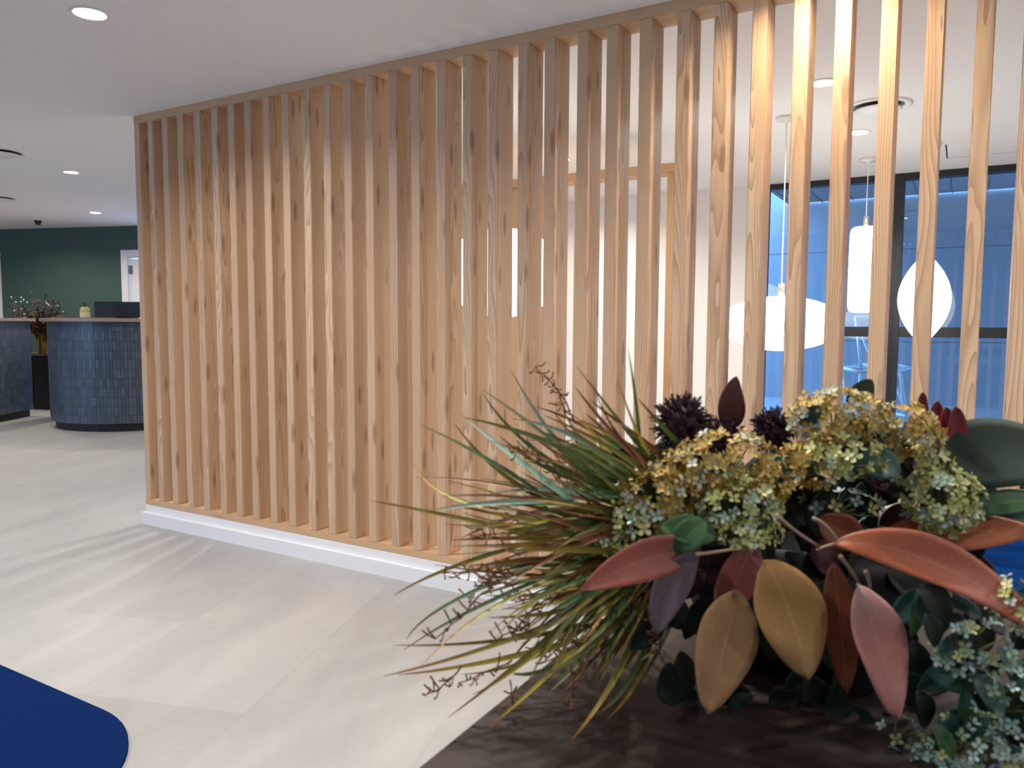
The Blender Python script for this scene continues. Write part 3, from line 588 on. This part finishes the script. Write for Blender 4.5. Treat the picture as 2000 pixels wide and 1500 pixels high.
# --- broad leaves
def leaf(name, base, mid, tip, w_px, Y, m, fold=.25, tilt=(0, 0, 0), Yt=None, shape=1.0, wave=.0, label=None, blunt=0, serr=0):
    bm = newbm(); tl, ul = layers(bm); Yt = Y if Yt is None else Yt
    pts = bez(P(*base, Y), P(*mid, (Y+Yt)/2-.005), P(*tip, Yt), 19); wm = w_px*px(Y)
    def wf(u):
        v = (math.sin(math.pi*min(1, max(0, u))**shape))**(.72 if not blunt else .45)
        v *= 1+serr*(((u*9) % 1)-.5)
        return wm*v+.0006
    n = (VIEW+Vector(tilt)).normalized(); ribbon(bm, pts, wf, n, fold, 4, tl, ul)
    if wave:
        for v in bm.verts: v.co += n*(math.sin(v[tl]*9+v[ul]*2)*wave)
    o = obj(name, bm, m, FA, smooth=True); md = o.modifiers.new('thick', 'SOLIDIFY'); md.thickness = .0006
    if label: o['label'] = label
    return o
def LM(name, base, tip, vein=True, rough=.5, mid=None): return grad_mat(name, [(0, base), (.5, mid or tuple((a+b)//2 for a, b in zip(base, tip))), (1, tip)], rough, vein, mott=.7)
L_rust = LM('leaf_rust', (162, 87, 52), (183, 104, 84)); L_rust2 = LM('leaf_orange', (147, 74, 44), (190, 98, 53)); L_tan = LM('leaf_tan', (154, 117, 74), (177, 137, 97), rough=.6)
L_gold = LM('leaf_gold', (165, 121, 67), (172, 136, 84), rough=.6); L_pink = LM('leaf_pink', (122, 89, 89), (199, 117, 104), mid=(181, 101, 88)); L_pink2 = LM('leaf_dusty_pink', (157, 122, 121), (209, 148, 144), mid=(194, 129, 119))
L_mauve = LM('leaf_mauve', (104, 88, 98), (122, 108, 115)); L_brown = LM('leaf_brown', (121, 67, 42), (134, 73, 49)); L_mar = LM('leaf_maroon', (70, 34, 40), (92, 44, 46), vein=False)
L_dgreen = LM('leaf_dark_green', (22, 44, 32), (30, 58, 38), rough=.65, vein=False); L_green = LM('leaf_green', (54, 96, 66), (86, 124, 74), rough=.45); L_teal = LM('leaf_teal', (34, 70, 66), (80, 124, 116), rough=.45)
L_shadow = LM('leaf_inner_shade', (26, 34, 26), (40, 48, 34), vein=False)  # leaf colour darkened to stand in for shade inside the arrangement
leaf('leaf', (1372, 1083), (1290, 1060), (1136, 1152), 78, .57, L_pink, label='dusty pink pointed leaf', Yt=.53)
leaf('leaf', (1240, 1110), (1190, 1120), (1122, 1128), 40, .60, L_brown)
leaf('leaf', (1365, 1082), (1300, 1120), (1284, 1240), 70, .56, L_mauve, label='mauve grey leaf', Yt=.55)
leaf('leaf', (1470, 1050), (1450, 1130), (1400, 1196), 80, .57, L_pink, label='small salmon leaf')
leaf('leaf', (1440, 1150), (1425, 1240), (1381, 1394), 118, .55, L_tan, label='tan brown hanging leaf', wave=.002, Yt=.53, fold=.1)
leaf('leaf', (1490, 1095), (1555, 1180), (1575, 1328), 132, .54, L_gold, label='wide golden tan hanging leaf', wave=.0022, Yt=.52, fold=.12)
leaf('leaf', (1628, 1100), (1640, 1200), (1655, 1354), 70, .54, L_brown, label='narrow rust brown leaf', fold=.15)
leaf('leaf', (1675, 1140), (1720, 1240), (1752, 1404), 108, .52, L_pink2, label='large dusty pink hanging leaf', wave=.0018, Yt=.50, fold=.2, tilt=(.2, 0, .3))
leaf('leaf', (1720, 1045), (1850, 1035), (2025, 1036), 80, .60, L_rust2, label='bright rust orange leaf', wave=.0018, tilt=(0, 0, .5), fold=.2)
leaf('leaf', (1628, 1062), (1830, 1050), (2050, 1245), 92, .53, L_rust, label='long terracotta leaf reaching to the right', wave=.0016, Yt=.50, tilt=(.1, 0, .5), fold=.25)
leaf('leaf', (1600, 1010), (1640, 1040), (1690, 1060), 70, .58, L_brown)
leaf('leaf', (1432, 840), (1420, 790), (1439, 735), 52, .66, L_mar, label='upright dark maroon leaf', shape=.75)
leaf('leaf', (1800, 935), (1930, 850), (2090, 905), 150, .62, L_dgreen, label='broad dark green leaf', tilt=(0, 0, .7), blunt=1, fold=.1)
leaf('leaf', (1880, 1010), (1960, 965), (2060, 985), 50, .60, L_green, tilt=(0, 0, .8))
leaf('leaf', (1850, 1040), (1930, 1000), (2040, 1010), 55, .62, L_dgreen, tilt=(0, 0, .6))
leaf('leaf', (1400, 1050), (1350, 1030), (1290, 1030), 62, .56, L_green, serr=.22, tilt=(0, 0, .4)); leaf('leaf', (1318, 1078), (1345, 1040), (1378, 1020), 60, .555, L_green, serr=.22, tilt=(0, 0, .4))
leaf('leaf', (1670, 930), (1720, 880), (1756, 930), 66, .59, L_teal, serr=.1, tilt=(0, 0, .4)); leaf('leaf', (1655, 800), (1680, 770), (1704, 742), 44, .64, L_dgreen)
leaf('leaf', (1560, 830), (1590, 800), (1625, 790), 44, .62, L_teal, tilt=(0, 0, .6)); leaf('leaf', (1640, 850), (1700, 830), (1740, 860), 60, .61, L_dgreen, tilt=(0, 0, .4))
leaf('leaf', (1500, 930), (1530, 900), (1580, 925), 50, .60, L_green, tilt=(0, 0, .6)); leaf('leaf', (1200, 1110), (1230, 1070), (1300, 1075), 50, .60, L_teal)
# inner foliage, its near-black leaves painting in the shade
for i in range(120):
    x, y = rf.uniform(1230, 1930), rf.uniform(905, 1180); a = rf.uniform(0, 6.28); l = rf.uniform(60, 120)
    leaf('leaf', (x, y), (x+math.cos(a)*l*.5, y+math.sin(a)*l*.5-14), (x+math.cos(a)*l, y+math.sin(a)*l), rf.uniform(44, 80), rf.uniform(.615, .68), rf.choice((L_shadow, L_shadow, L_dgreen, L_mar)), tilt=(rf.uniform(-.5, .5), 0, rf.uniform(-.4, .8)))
# teal and green leaves spilling down on the right
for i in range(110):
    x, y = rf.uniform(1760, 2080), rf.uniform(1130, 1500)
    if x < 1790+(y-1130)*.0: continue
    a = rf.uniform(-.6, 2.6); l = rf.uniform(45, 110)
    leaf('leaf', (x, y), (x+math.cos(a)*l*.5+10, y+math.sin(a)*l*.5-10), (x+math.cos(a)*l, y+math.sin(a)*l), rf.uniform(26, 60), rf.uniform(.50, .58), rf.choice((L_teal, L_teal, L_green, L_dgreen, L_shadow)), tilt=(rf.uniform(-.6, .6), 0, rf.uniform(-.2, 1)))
for i in range(46):  # dark leaves added to fill the shaded underside
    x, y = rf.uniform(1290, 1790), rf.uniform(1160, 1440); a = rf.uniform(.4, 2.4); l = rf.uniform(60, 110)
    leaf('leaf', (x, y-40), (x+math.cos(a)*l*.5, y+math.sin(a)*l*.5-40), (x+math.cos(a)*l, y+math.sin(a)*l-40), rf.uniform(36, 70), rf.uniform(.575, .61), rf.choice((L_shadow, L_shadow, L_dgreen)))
# stems of the hanging leaves
for pl in ([(1515, 1005), (1545, 1035), (1600, 1068)], [(1588, 1012), (1618, 1025), (1640, 1062)], [(1640, 1062), (1615, 1065), (1595, 1075)], [(1640, 1085), (1660, 1110), (1680, 1142)], [(1360, 1083), (1390, 1080), (1440, 1072)], [(1690, 1115), (1698, 1130), (1700, 1150)]):
    bm = newbm(); tube(bm, bez(*[P(x, y, .545) for x, y in pl], 8), .0016, 7, .0010); obj('stem', bm, mat('pale_stem', (160, 136, 112), .6), FA, smooth=True)
# --- hydrangea-like clusters of small four-petalled florets
H_mats = {'ochre': [mat('petal_ochre', (200, 170, 86), .55), mat('petal_gold', (178, 144, 62), .55), mat('petal_straw', (200, 180, 112), .55), mat('petal_pale', (196, 204, 184), .5)],
          'lime': [mat('petal_lime', (184, 190, 110), .5), mat('petal_cream', (206, 206, 150), .5), mat('petal_mint', (178, 204, 184), .5), mat('petal_olive', (150, 148, 78), .55)],
          'mint': [mat('petal_grey_mint', (150, 178, 164), .5), mat('petal_sage', (128, 150, 116), .5), mat('petal_blue_mint', (172, 194, 190), .5), mat('petal_straw_green', (170, 168, 108), .5)]}
M_fstem = mat('floret_stem', (98, 104, 62), .6)
def floret(bm, c, nrm, r, mi):
    nrm = nrm.normalized(); a = nrm.orthogonal().normalized(); b = nrm.cross(a); th = rf.uniform(0, 1.57); cup = rf.uniform(.15, .6)
    for k in range(4):
        t0_ = th+k*math.pi/2; dr = a*math.cos(t0_)+b*math.sin(t0_); sd = nrm.cross(dr); up = nrm*cup
        prof = ((.12, .08), (.40, .34), (.72, .42), (.96, .22)); L_ = []; R_ = []; Mi = []
        for q, wq in prof:
            base = c+dr*(r*q)+up*(r*q*q*.8); L_.append(bm.verts.new(base+sd*(r*wq*.84)+nrm*r*.10)); R_.append(bm.verts.new(base-sd*(r*wq*.84)+nrm*r*.10)); Mi.append(bm.verts.new(base))
        tip = bm.verts.new(c+dr*(r*1.06)+up*(r*.95))
        for q in range(3):
            for A in ((L_, Mi), (Mi, R_)):
                f = bm.faces.new((A[0][q], A[1][q], A[1][q+1], A[0][q+1])); f.material_index = mi; f.smooth = True
        for f in (bm.faces.new((L_[3], Mi[3], tip)), bm.faces.new((Mi[3], R_[3], tip))): f.material_index = mi; f.smooth = True
def cluster(cx, cy, rx, ry, Y, n, kind, fr=(11, 16)):
    bm = newbm(); ctr = P(cx, cy, Y+.02); k = px(Y)
    for i in range(n):
        while True:
            v = Vector((rf.gauss(0, 1), rf.gauss(0, 1), rf.gauss(0, 1))).normalized()
            if v.y < .35: break
        p = ctr+Vector((v.x*rx*k, v.y*.030, v.z*ry*k))*rf.uniform(.80, 1.05)
        nn = (v+Vector((rf.uniform(-.5, .5), rf.uniform(-.5, .2), rf.uniform(-.3, .6)))).normalized()
        floret(bm, p, nn, rf.uniform(*fr)*k, rf.choices((0, 1, 2, 3), (5, 4, 3, 2))[0])
    o = obj('flower_head', bm, H_mats[kind], FA)
    bs = newbm(); hub = ctr+Vector((0, .01, -ry*k*.8))
    for i in range(14):
        v = Vector((rf.uniform(-1, 1)*rx*k*.8, rf.uniform(-.02, .01), rf.uniform(-.6, .7)*ry*k)); tube(bs, [hub, (hub+ctr+v)/2, ctr+v], .0008, 4)
    obj('stalk', bs, M_fstem, o)
for a in ((1420, 905, 108, 66, .58, 190, 'ochre'), (1340, 915, 60, 40, .585, 70, 'ochre'), (1285, 960, 78, 58, .58, 120, 'ochre'), (1258, 1015, 72, 50, .575, 80, 'lime'), (1445, 985, 82, 60, .565, 110, 'lime'), (1222, 1065, 52, 40, .58, 34, 'lime'),
          (1640, 815, 100, 58, .60, 170, 'ochre'), (1760, 840, 76, 54, .60, 110, 'ochre'), (1645, 888, 86, 42, .575, 60, 'lime'), (1840, 975, 72, 70, .58, 150, 'lime'), (1580, 905, 66, 44, .585, 80, 'ochre'), (1795, 905, 56, 50, .60, 60, 'lime'), (1500, 940, 40, 40, .58, 40, 'ochre'),
          (1640, 985, 90, 34, .60, 20, 'mint'), (1450, 1035, 76, 28, .56, 40, 'lime'), (1890, 1255, 76, 66, .485, 44, 'mint'), (1965, 1360, 70, 60, .485, 40, 'mint'), (1880, 1455, 90, 50, .485, 50, 'mint'), (1985, 1180, 46, 50, .485, 34, 'lime'), (1760, 1470, 50, 30, .53, 16, 'mint'), (1980, 1470, 50, 50, .485, 30, 'mint')):
    cluster(*a)
# --- dark thistle heads
M_thi = mat('dark_thistle', (54, 24, 40), .7, noise=.3, nscale=300); M_thi2 = mat('plum_thistle', (80, 46, 66), .7, noise=.3, nscale=300)
def thistle(cx, cy, r, Y, m, n=260):
    bm = newbm(); c = P(cx, cy, Y); k = r*px(Y)
    bmesh.ops.create_icosphere(bm, subdivisions=2, radius=k*.55, matrix=Matrix.Translation(c))
    for i in range(n):
        v = Vector((rf.gauss(0, 1), rf.gauss(0, 1), rf.gauss(0, 1)+.3)).normalized(); L_ = k*rf.uniform(.78, 1.08)
        side = v.orthogonal().normalized(); j = Vector((rf.uniform(-.2, .2), rf.uniform(-.2, .2), rf.uniform(-.2, .2)))*k*.5
        tube(bm, [c+v*k*.4, c+v*L_*.75, c+v*L_+j*.3], .0016, 4, .0004)
        for q in range(3):
            s2 = (side*math.cos(q*2.1)+v.cross(side)*math.sin(q*2.1)+v*.8).normalized(); tube(bm, [c+v*L_*(.62+.12*q), c+v*L_*(.62+.12*q)+s2*k*.16], .0008, 3, .0003)
    o = obj('thistle_head', bm, m, FA)
thistle(1332, 826, 62, .64, M_thi); thistle(1412, 850, 44, .66, M_thi2, 150); thistle(1512, 842, 50, .65, M_thi, 180); thistle(1700, 965, 40, .64, M_thi, 120); thistle(1360, 868, 48, .64, M_thi, 160)
# --- protea petals
bm = newbm(); tl, ul = layers(bm)
for b_, m_, t_, wq, Yq in (((1803, 870), (1798, 800), (1803, 766), 24, .66), ((1838, 880), (1822, 820), (1832, 783), 34, .65), ((1850, 890), (1850, 830), (1848, 795), 32, .64), ((1862, 890), (1872, 835), (1866, 794), 38, .63), ((1825, 880), (1812, 850), (1810, 800), 26, .655)):
    wm = wq*px(Yq); ribbon(bm, bez(P(*b_, Yq), P(*m_, Yq), P(*t_, Yq), 14), lambda u: wm*(math.sin(math.pi*min(1, .25+.75*u))**.55)+.0005, VIEW, .35, 3, tl, ul)
o = obj('protea_flower', bm, LM('petal_crimson', (176, 40, 66), (92, 22, 34), vein=False, rough=.45), FA, smooth=True); md = o.modifiers.new('thick', 'SOLIDIFY'); md.thickness = .001
